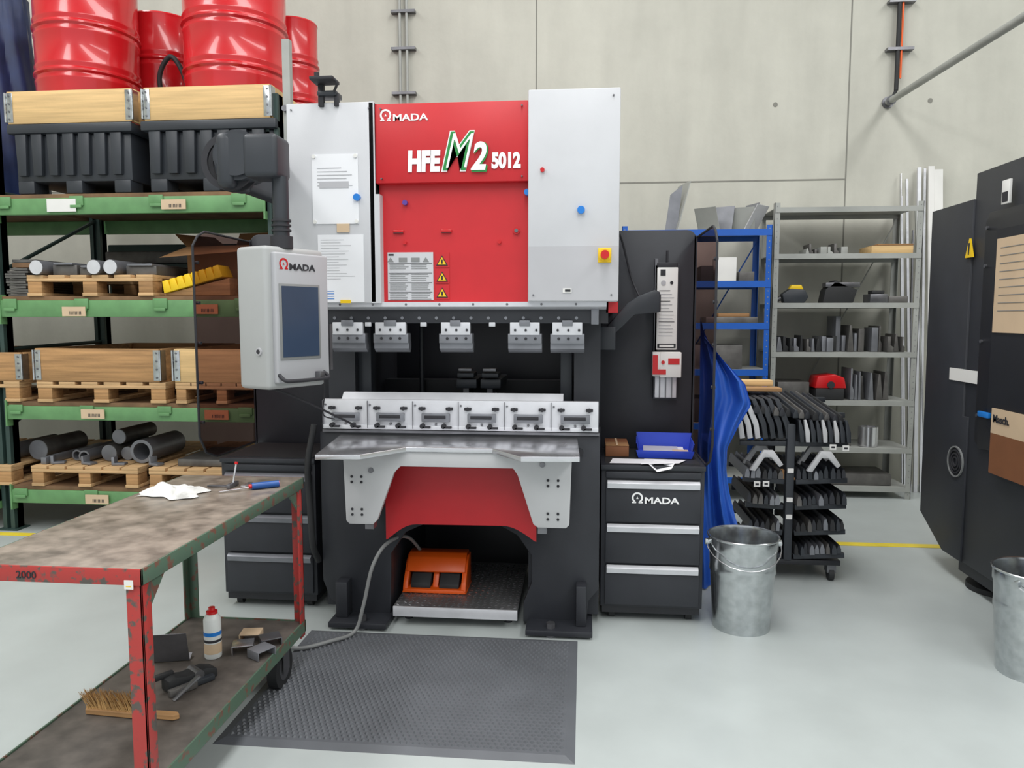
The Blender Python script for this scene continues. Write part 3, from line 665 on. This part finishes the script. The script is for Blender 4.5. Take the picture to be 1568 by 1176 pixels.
d.cyl((-2.89,5.44,2.84),(-2.89,5.44,3.1),.025,m_ink);d.done()
d=B('navy_tarpaulin')
def tp(u,v):
    a=u*2*math.pi;r=.29*(1-.35*v)+.02*math.sin(5*a+3*v)+.012*math.sin(11*a+9*v)
    return (-4.47+r*math.cos(a),5.55+r*math.sin(a),2.372+1.6*v+.02*math.sin(3*a)*v)
d.grid(tp,60,20,m_navy);d.done()
z2=1.674
pallet(-3.85,-2.93,RY0+.0,RY1-.2,z2)
d=B('steel_round_bars')
for x,r in ((-3.76,.05),(-3.34,.05),(-3.22,.05)): d.cyl((x,4.88,z2+.196),(x,5.8,z2+.196),r,m_pun,24);d.cyl((x,4.878,z2+.196),(x,4.88,z2+.196),r*.96,m_alu,24)
d.done()
d=B('steel_channel_stack')
for (x,w_,h_) in ((-3.60,.18,.07),(-3.45,.08,.05),(-3.04,.22,.06)):
    d.box(x-w_/2,x+w_/2,4.95,5.8,z2+.145,z2+.145+h_,m_mill,.004);d.box(x-w_/2+.02,x+w_/2-.02,4.93,5.7,z2+.146+h_,z2+.16+h_,m_pun,.002)
d.done()
d=B('sheet_metal_stack')
for i in range(11): d.box(-4.03+R.uniform(-.02,.02),-3.88+R.uniform(-.015,.0),4.93+R.uniform(0,.03),5.8,z2+.002+i*.018,z2+.016+i*.018,m_mill)
d.box(-4.03,-3.84,5.0,5.8,z2+.205,z2+.235,m_board);d.box(-4.03,-3.86,5.0,5.8,z2+.24,z2+.26,m_mill);d.done()
d=B('cardboard_carton')
Tm=TR(-2.50,5.42,z2,-10)
d.box(-.32,.30,-.25,.3,0.002,.36,m_card,.004,MX=Tm)
d.raw([(-.32,-.25,.36),(.3,-.25,.36),(.22,-.42,.30),(-.40,-.44,.27)],[(0,1,2,3)],m_card,Tm);d.raw([(.3,-.25,.36),(.3,.3,.36),(.40,.25,.50),(.40,-.2,.48)],[(0,1,2,3)],m_card,Tm);d.raw([(-.32,.3,.36),(.3,.3,.36),(.3,.38,.52),(-.32,.38,.52)],[(0,1,2,3)],m_card,Tm);d.raw([(-.32,-.25,.36),(-.32,.3,.36),(-.46,.25,.48),(-.46,-.2,.46)],[(0,1,2,3)],m_card,Tm);d.done(smooth=False)
d=B('yellow_cable_protector')
for i in range(8): d.prism([(0,0),(.06,0),(.05,.085),(.01,.085)],'xz',-.09,.07,m_yel,.006,MX=TR(-2.86+i*.052,5.0,z2+.015+i*.014,0,0,-15))
d.prism([(-2.87,z2+.001),(-2.4,z2+.001),(-2.4,z2+.12),(-2.87,z2+.012)],'xz',4.93,5.05,m_wood,.003)
d.done()
d=B('dark_shade_backing')  # added dark backing, its colour stands in for shadow behind the rack goods
d.box(-4.0,-2.3,6.04,6.10,z2+.002,z2+.46,m_post,.01)
d.box(-4.0,-2.3,6.0,6.035,z2+.30,z2+.40,m_mill,.01);d.done()
z3=.935
pallet(-3.82,-2.87,RY0,RY1-.1,z3);collar(-3.83,-2.90,RY0,RY1-.1,z3+.147,.23,m_wood)
pallet(-4.9,-3.95,RY0,RY1-.1,z3);collar(-4.88,-3.92,RY0,RY1-.1,z3+.147,.2,m_wood)
pallet(-2.80,-2.14,RY0,RY1-.1,z3);collar(-2.81,-2.14,RY0,RY1-.1,z3+.147,.23,m_wood2)
z4=.335
pallet(-3.90,-3.1,RY0,RY1-.1,z4);pallet(-4.95,-4.05,RY0,RY1-.1,z4);pallet(-3.02,-2.2,RY0,RY1-.1,z4)
d=B('steel_tube_stack')
T0=z4+.146
for x,r,ri,y in ((-3.16,.085,.062,5.05),(-3.44,.06,0,5.1),(-3.33,.05,0,5.15),(-3.60,.042,.03,5.05),(-3.69,.04,.028,5.1),(-3.99,.075,.0,5.1),(-4.2,.06,.045,5.1)):
    z=T0+r+.002
    if ri: d.ring((x,y,z),(x,y+.45,z),r,ri,m_pun,28)
    else: d.cyl((x,y,z),(x,y+.45,z),r,m_mill,24);d.cyl((x,y-.002,z),(x,y,z),r*.96,m_pun,24)
d.cyl((-3.39,5.15,T0+.175),(-3.39,5.55,T0+.175),.055,m_mill,20);d.cyl((-3.39,5.147,T0+.175),(-3.39,5.15,T0+.175),.052,m_pun,20)
# short angle brackets and clevis castings between the bars
for x,y,a in ((-3.76,5.0,20),(-3.52,4.99,-15),(-3.29,4.99,10),(-3.02,5.0,-20)):
    d.prism([(-.045,0),(.045,0),(.045,.016),(-.025,.016),(-.025,.06),(-.045,.06)],'xz',-.03,.03,m_pun,.003,MX=TR(x,y,T0,a))
d.box(-2.85,-2.5,4.98,5.5,T0+.001,T0+.05,m_mill,.004);d.box(-3.86,-3.82,4.95,5.6,T0+.001,T0+.05,m_pun,.003);d.done()
# ---------------- SHELVING
def shelving(nm,x0,x1,y0,y1,zs,top,mp,ms,th=.03):
    k=B(nm)
    for x,s in ((x0,1),(x1,-1)):
        for y,t in ((y0,1),(y1,-1)):
            xa,xb=sorted((x,x+s*.045));ya,yb=sorted((y,y+t*.004));k.box(xa,xb,ya,yb,0,top,mp)
            xa,xb=sorted((x,x+s*.004));ya,yb=sorted((y,y+t*.045));k.box(xa,xb,ya,yb,0,top,mp)
            if y==y0:
                for i in range(int(top/.05)): k.cyl((x+s*.022,y-.001,.04+i*.05),(x+s*.022,y+.0,.04+i*.05),.005,m_cable,6)
    for z in zs:
        k.box(x0+.004,x1-.004,y0+.005,y1-.005,z-.006,z,ms);k.box(x0+.004,x1-.004,y0-.004,y0+.0,z-th,z+.002,mp);k.box(x0+.004,x1-.004,y1-.008,y1-.005,z-th,z,mp)
    k.cyl((x0+.02,y1,.1),(x1-.02,y1,top-.1),.006,mp,6)
    k.done()
shelving('grey_metal_shelving',1.56,2.74,6.5,7.0,(2.43,2.05,1.645,1.235,.83,.43,.1),2.47,m_shelf,m_shelf,.04)
shelving('blue_metal_shelving',.30,1.50,6.3,6.8,(2.235,1.82,1.48,1.1,.65,.2),2.27,m_bluef,m_shelf,.05)
def clutter(nm,specs):
    d=B(nm)
    for s in specs: d.box(*s[:6],s[6],.004)
    d.done()
def rowbars(nm,x0,x1,y0,z,hs,m):
    d=B(nm);x=x0
    while x<x1:
        w_=R.uniform(.02,.055);h=R.uniform(*hs);mm=R.choice(m);y=y0+R.uniform(0,.08);l=R.uniform(.15,.3)
        pts=R.choice([[(x,z),(x+w_,z),(x+w_,z+h),(x,z+h)],[(x,z),(x+w_,z),(x+w_*.6,z+h),(x+w_*.3,z+h)],[(x,z),(x+w_,z),(x+w_,z+h*.3),(x+w_*.5,z+h*.45),(x+w_*.5,z+h),(x,z+h)]])
        d.prism(pts,'xz',y,y+l,mm,.002);x+=w_+R.uniform(.002,.02)
    d.done()
rowbars('punch_tool_blocks',1.62,2.1,6.55,1.238,(.1,.14),[m_mill,m_rub,m_pun])
rowbars('die_tool_blocks',2.42,2.66,6.55,1.238,(.12,.22),[m_mill,m_pun])
rowbars('steel_bar_offcuts',2.14,2.36,6.6,1.238,(.08,.3),[m_mill,m_pun])
rowbars('machined_blocks',2.24,2.55,6.55,.833,(.15,.3),[m_mill,m_pun,m_pun])
rowbars('small_steel_parts',1.85,2.2,6.6,2.053,(.05,.1),[m_mill,m_shelf,m_pun])
rowbars('drill_bit_set',1.95,2.28,6.55,.433,(.03,.08),[m_mill,m_rub])
d=B('power_tool');d.prism([(1.68,1.648),(1.85,1.648),(1.88,1.70),(1.85,1.76),(1.73,1.77),(1.66,1.72)],'xz',6.58,6.68,m_plast,.01);d.prism([(1.72,1.76),(1.84,1.76),(1.82,1.80),(1.74,1.80)],'xz',6.59,6.66,m_yel,.006);d.cyl((1.66,6.63,1.69),(1.62,6.63,1.67),.02,m_dsteel);d.done()
d=B('vise_tool');d.prism([(2.0,1.648),(2.25,1.648),(2.28,1.76),(2.1,1.84),(2.02,1.76)],'xz',6.6,6.75,m_rub,.01);d.box(2.02,2.3,6.6,6.7,1.78,1.82,m_dsteel,.005);d.done()
clutter('tool_cases',[(2.36,2.50,6.53,6.7,1.648,1.72,m_dsteel),(2.505,2.66,6.53,6.7,1.648,1.70,m_mill),(2.38,2.48,6.55,6.65,1.722,1.75,m_rub)])
clutter('wooden_board',[(2.35,2.68,6.52,6.8,2.053,2.115,m_wood2),(2.4,2.68,6.52,6.8,2.116,2.13,m_card)])
d=B('red_toolbox');d.box(1.95,2.18,6.53,6.8,.833,.93,m_rub,.006);d.prism([(1.94,.93),(2.2,.93),(2.18,1.02),(2.1,1.05),(1.96,1.03)],'xz',6.53,6.75,m_ebut,.01);d.cyl((2.07,6.52,.96),(2.07,6.53,.96),.03,m_ink);d.done()
d=B('steel_ring_part');d.cyl((2.42,6.62,.434),(2.42,6.62,.58),.08,m_steel,28);d.ring((2.42,6.62,.58),(2.42,6.62,.60),.08,.06,m_steel,28);d.done()
clutter('storage_boxes',[(1.64,1.9,6.55,6.9,.833,.98,m_mill),(1.62,1.85,6.55,6.8,.433,.5,m_rub),(1.65,2.0,6.55,6.9,.103,.25,m_card),(2.1,2.6,6.55,6.9,.103,.2,m_mill)])
clutter('boxed_parts',[(1.08,1.24,6.38,6.6,1.823,2.02,m_lab),(1.26,1.38,6.36,6.6,1.823,1.9,m_mill),(.95,1.05,6.36,6.6,1.823,1.95,m_rub),(1.0,1.42,6.36,6.6,1.483,1.53,m_mill),(1.1,1.35,6.36,6.6,1.531,1.56,m_card),(.7,1.3,6.36,6.7,1.103,1.3,m_mill),(.7,1.4,6.36,6.7,.653,.85,m_rub)])
d=B('leaning_sheet_metal')
d.box(-.004,.004,0,.3,0,.42,m_shelf,MX=TR(.76,6.4,2.24,12,0,14))
d.prism([(0,0),(.10,0),(.14,.38),(.04,.30)],'xz',0,.006,m_pun,MX=TR(.66,6.45,2.24));d.done()
d=B('bent_sheet_offcuts')
for i,(x,a,h,rz) in enumerate(((1.10,-22,.2,50),(1.2,18,.22,60),(1.3,30,.24,-40),(1.40,-12,.20,70),(1.34,25,.27,20))):
    d.box(0,.005,0,.2,0,h,[m_shelf,m_pun,m_alu][i%3],MX=TR(x,6.40+.03*i,2.24,rz,0,a))
    d.box(0,.10,0,.2,0,.005,m_pun,MX=TR(x,6.40+.03*i,2.24,rz))
d.done()
d=B('leaning_metal_bars')
for i,(x,xt,h,w_,m) in enumerate(((2.80,2.76,2.6,.015,m_steel),(2.84,2.80,2.75,.02,m_steel),(2.88,2.9,2.85,.03,m_alu),(2.93,2.95,2.84,.02,m_steel),(2.99,2.99,2.86,.05,m_lab),(3.05,3.04,2.83,.07,m_lab),(2.82,2.86,2.3,.012,m_dsteel),(2.78,2.755,2.8,.01,m_steel),(2.97,2.88,2.5,.015,m_shelf))):
    d.prism([(x,0),(x+w_,0),(xt+w_,h),(xt,h)],'xz',-.01,.01,m,MX=TR(0,6.78,0,0,-5.5))
d.done()
# ---------------- TOOL TROLLEY
k=B('press_tool_trolley')
tx0,tx1,ty0,ty1=.94,1.50,4.36,4.88
k.box(tx0+.02,tx1-.02,ty0+.02,ty1-.02,.10,.13,m_black2,.004)
for y in (ty0+.02,ty1-.06):
    k.box(1.16,1.205,y,y+.045,.12,.92,m_plast,.004)
for x in (tx0+.08,tx1-.06):
    for y in (ty0+.07,ty1-.07): k.cyl((x-.014,y,.038),(x+.014,y,.038),.038,m_rub);k.box(x-.025,x+.025,y-.025,y+.03,.05,.10,m_dsteel)
def die(x,y0,y1,z,w_,h,m,MX=None):
    k.prism([(x,z),(x+w_,z),(x+w_,z+h*.5),(x+w_*.62,z+h),(x+w_*.5,z+h*.8),(x+w_*.38,z+h),(x,z+h*.5)],'xz',y0,y1,m,0,MX=MX)
for z,xa,xb in ((.16,tx0+.03,tx1),(.30,tx0+.01,tx1),(.45,tx0,tx1),(.60,tx0-.02,tx1)):
    for s,xx,xy in ((-1,xa,1.15),(1,1.215,xb)):
        T3=TR(1.18,0,z,0,0,s*-3)
        k.box(xx-1.18,xy-1.18,ty0+.02,ty0+.05,-.03,0,m_plast,.003,MX=T3);k.box(xx-1.18,xy-1.18,ty1-.06,ty1-.03,-.03,0,m_plast,.003,MX=T3)
        x=xx+.003
        while x<xy-.024:
            w_=R.uniform(.020,.028);h=R.uniform(.05,.075)
            die(x-1.18,ty0+R.uniform(-.02,.02),ty1-.04,.001,w_,h,R.choice([m_black,m_rub,m_plast,m_mill,m_pun]),T3);x+=w_+.007
for xa in (.955,1.27):
    for q in range(2): k.prism([(xa-.01,.66),(xa+.02,.655),(xa+.07,.735),(xa+.105,.735),(xa+.155,.68),(xa+.175,.695),(xa+.12,.775),(xa+.065,.775)],'xz',ty0-.03+q*.20,ty0+.0+q*.20,m_brack,.003)
for z,xa,xb in ((.82,.90,1.5),):
    k.box(xa,xb,ty0+.04,ty0+.07,z-.03,z,m_plast,.003);k.box(xa,xb,ty1-.08,ty1-.05,z-.03,z,m_plast,.003)
for i in range(7):
    x=.82+i*.044
    prof=[(x,1.06),(x+.024,1.065),(x+.085,.93),(x+.10,.84),(x+.072,.835),(x+.06,.91)]
    k.prism(prof,'xz',ty0+.0+.004*i,ty0+.022+.004*i,m_brack if i<3 else m_plast,.002)
    k.prism(prof,'xz',ty0+.023+.004*i,ty1-.02,m_black,0)
for i in range(9):
    x=1.21+i*.032
    prof=[(x,.945),(x+.011,.95),(x+.033,.88),(x+.035,.822),(x+.014,.822)]
    k.prism(prof,'xz',ty0-.01,ty0+.012,m_brack if i in(1,4,6) else m_plast,.001);k.prism(prof,'xz',ty0+.013,ty1-.05,m_black,0)
k.box(1.02,1.50,ty0+.10,ty0+.13,.95,.98,m_plast,.003);k.box(1.02,1.50,ty1-.06,ty1-.03,1.0,1.03,m_plast,.003)
for x in (1.05,1.44): k.box(x,x+.025,ty0+.10,ty0+.13,.8,.95,m_plast);k.box(x,x+.025,ty1-.06,ty1-.03,.8,1.0,m_plast)
for j in range(14):
    x=.98+j*.036
    k.prism([(-.015,0),(.015,0),(.015,.022),(.005,.046),(-.005,.046),(-.015,.022)],'xz',-.02,.56,[m_black,m_rub,m_plast,m_mill][j%4],.001,MX=TR(x,ty0+.02+.015*(j%3),.985-.004*j,2,7))
for x,z in ((1.165,.64),(1.165,.47),(1.165,.37)): k.box(x,x+.034,ty0+.013,ty0+.02,z,z+.025,m_lab)
for x,z in ((1.38,.785),(1.45,.78),(.97,.565),(1.02,.568)): k.box(x,x+.035,ty0-.03,ty0-.022,z,z+.03,m_lab);k.box(x+.008,x+.027,ty0-.032,ty0-.0295,z+.01,z+.02,m_ink)
k.box(.93,1.16,4.74,4.84,1.105,1.14,m_wood2,.003);k.box(.92,1.18,4.60,4.73,1.085,1.105,m_wood,.003)
k.done()
# ---------------- TARP
d=B('blue_tarpaulin')
def tarp(u,v):
    L=.64;z=1.52*(1-v)+.01
    rt=[.66,.78,.89,.93,.86,.80,.80,.82,.85,.89,.92,.93]
    q=v*(len(rt)-1);i=min(int(q),len(rt)-2);r=rt[i]+(rt[i+1]-rt[i])*(q-i)
    x=L+(r-L)*u
    return (x,4.24+.028*math.sin(13*u+3*v)+.018*math.sin(23*u-5*v)-.05*u*v+.012*math.sin(16*v+4*u),z-.14*u*(1-v)**2)
d.grid(tarp,44,60,m_tarp)
d.done()
# ---------------- RIGHT MACHINE
k=B('black_machine_enclosure')
k.prism([(4.93,.30),(4.96,2.18),(4.46,2.18),(4.46,.97),(4.40,.97),(4.40,.14),(4.62,.14)],'yz',2.14,3.5,m_black,.004)
k.prism([(4.46,.14),(4.46,2.32),(2.9,2.32),(2.9,.14)],'yz',2.15,3.5,m_black,.006)
k.prism([(3.4,.9),(4.24,.82),(4.29,.86),(4.29,2.03),(4.25,2.08),(3.4,2.08)],'yz',2.125,2.15,m_black2,.004)
k.box(2.12,2.127,3.5,4.16,.95,1.98,m_black2)
k.box(2.16,3.4,2.95,4.45,.08,.14,m_black2)
for x in (2.33,3.2):
    for y in (4.35,3.2): k.lathe(x,y,[(0,.0),(.16,.0),(.16,.03),(.05,.05),(.03,.14),(0,.14)],m_rub,28)
k.prism([(4.50,1.86),(4.42,1.86),(4.46,1.965)],'yz',2.128,2.1395,m_yel);k.prism([(4.465,1.875),(4.455,1.875),(4.45,1.94),(4.465,1.94)],'yz',2.126,2.1285,m_ink)
k.box(2.133,2.139,4.28,4.62,1.165,1.235,m_lab)
for r_ in (.09,.07,.05,.03): k.ring((2.13,4.50,.70),(2.139,4.50,.70),r_,r_-.008,m_cable if r_==.09 else m_ink,28)
k.box(2.112,2.118,3.55,4.14,1.45,1.93,m_labc);
for i in range(9): k.box(2.110,2.113,3.75,4.1,1.88-i*.04,1.883-i*.04,m_cable)
k.box(2.112,2.118,3.5,4.10,.93,1.06,m_labc);k.box(2.112,2.118,3.5,4.10,.72,.93,m_brown)
k.box(2.10,2.12,4.12,4.22,1.0,1.03,m_blued,.004)
k.box(2.11,2.124,4.05,4.12,2.1,2.22,m_lab,.002);k.box(2.108,2.111,4.06,4.11,2.11,2.16,m_ink)
for z in (1.0,1.4,1.8,2.0): k.cyl((2.115,4.26,z),(2.127,4.26,z),.01,m_dsteel,10)
k.text('Masch.',2.109,4.08,.99,.055,m_ink,face='-x',off=.001,nm='machine_label')
k.done()
# ---------------- CAMERA + WORLD
cam=bpy.data.cameras.new('camera');cam.sensor_width=36;cam.lens=36*1150/1568
co=bpy.data.objects.new('camera',cam);co.location=(0,0,1.53);co.rotation_euler=(math.radians(90-5.1),0,math.radians(5.5))
bpy.context.collection.objects.link(co);bpy.context.scene.camera=co
wd=bpy.data.worlds.new('world');bpy.context.scene.world=wd;wd.use_nodes=True
wd.node_tree.nodes['Background'].inputs[0].default_value=(.93,.97,1,1);wd.node_tree.nodes['Background'].inputs[1].default_value=.85
bpy.context.scene.view_settings.view_transform='Standard'
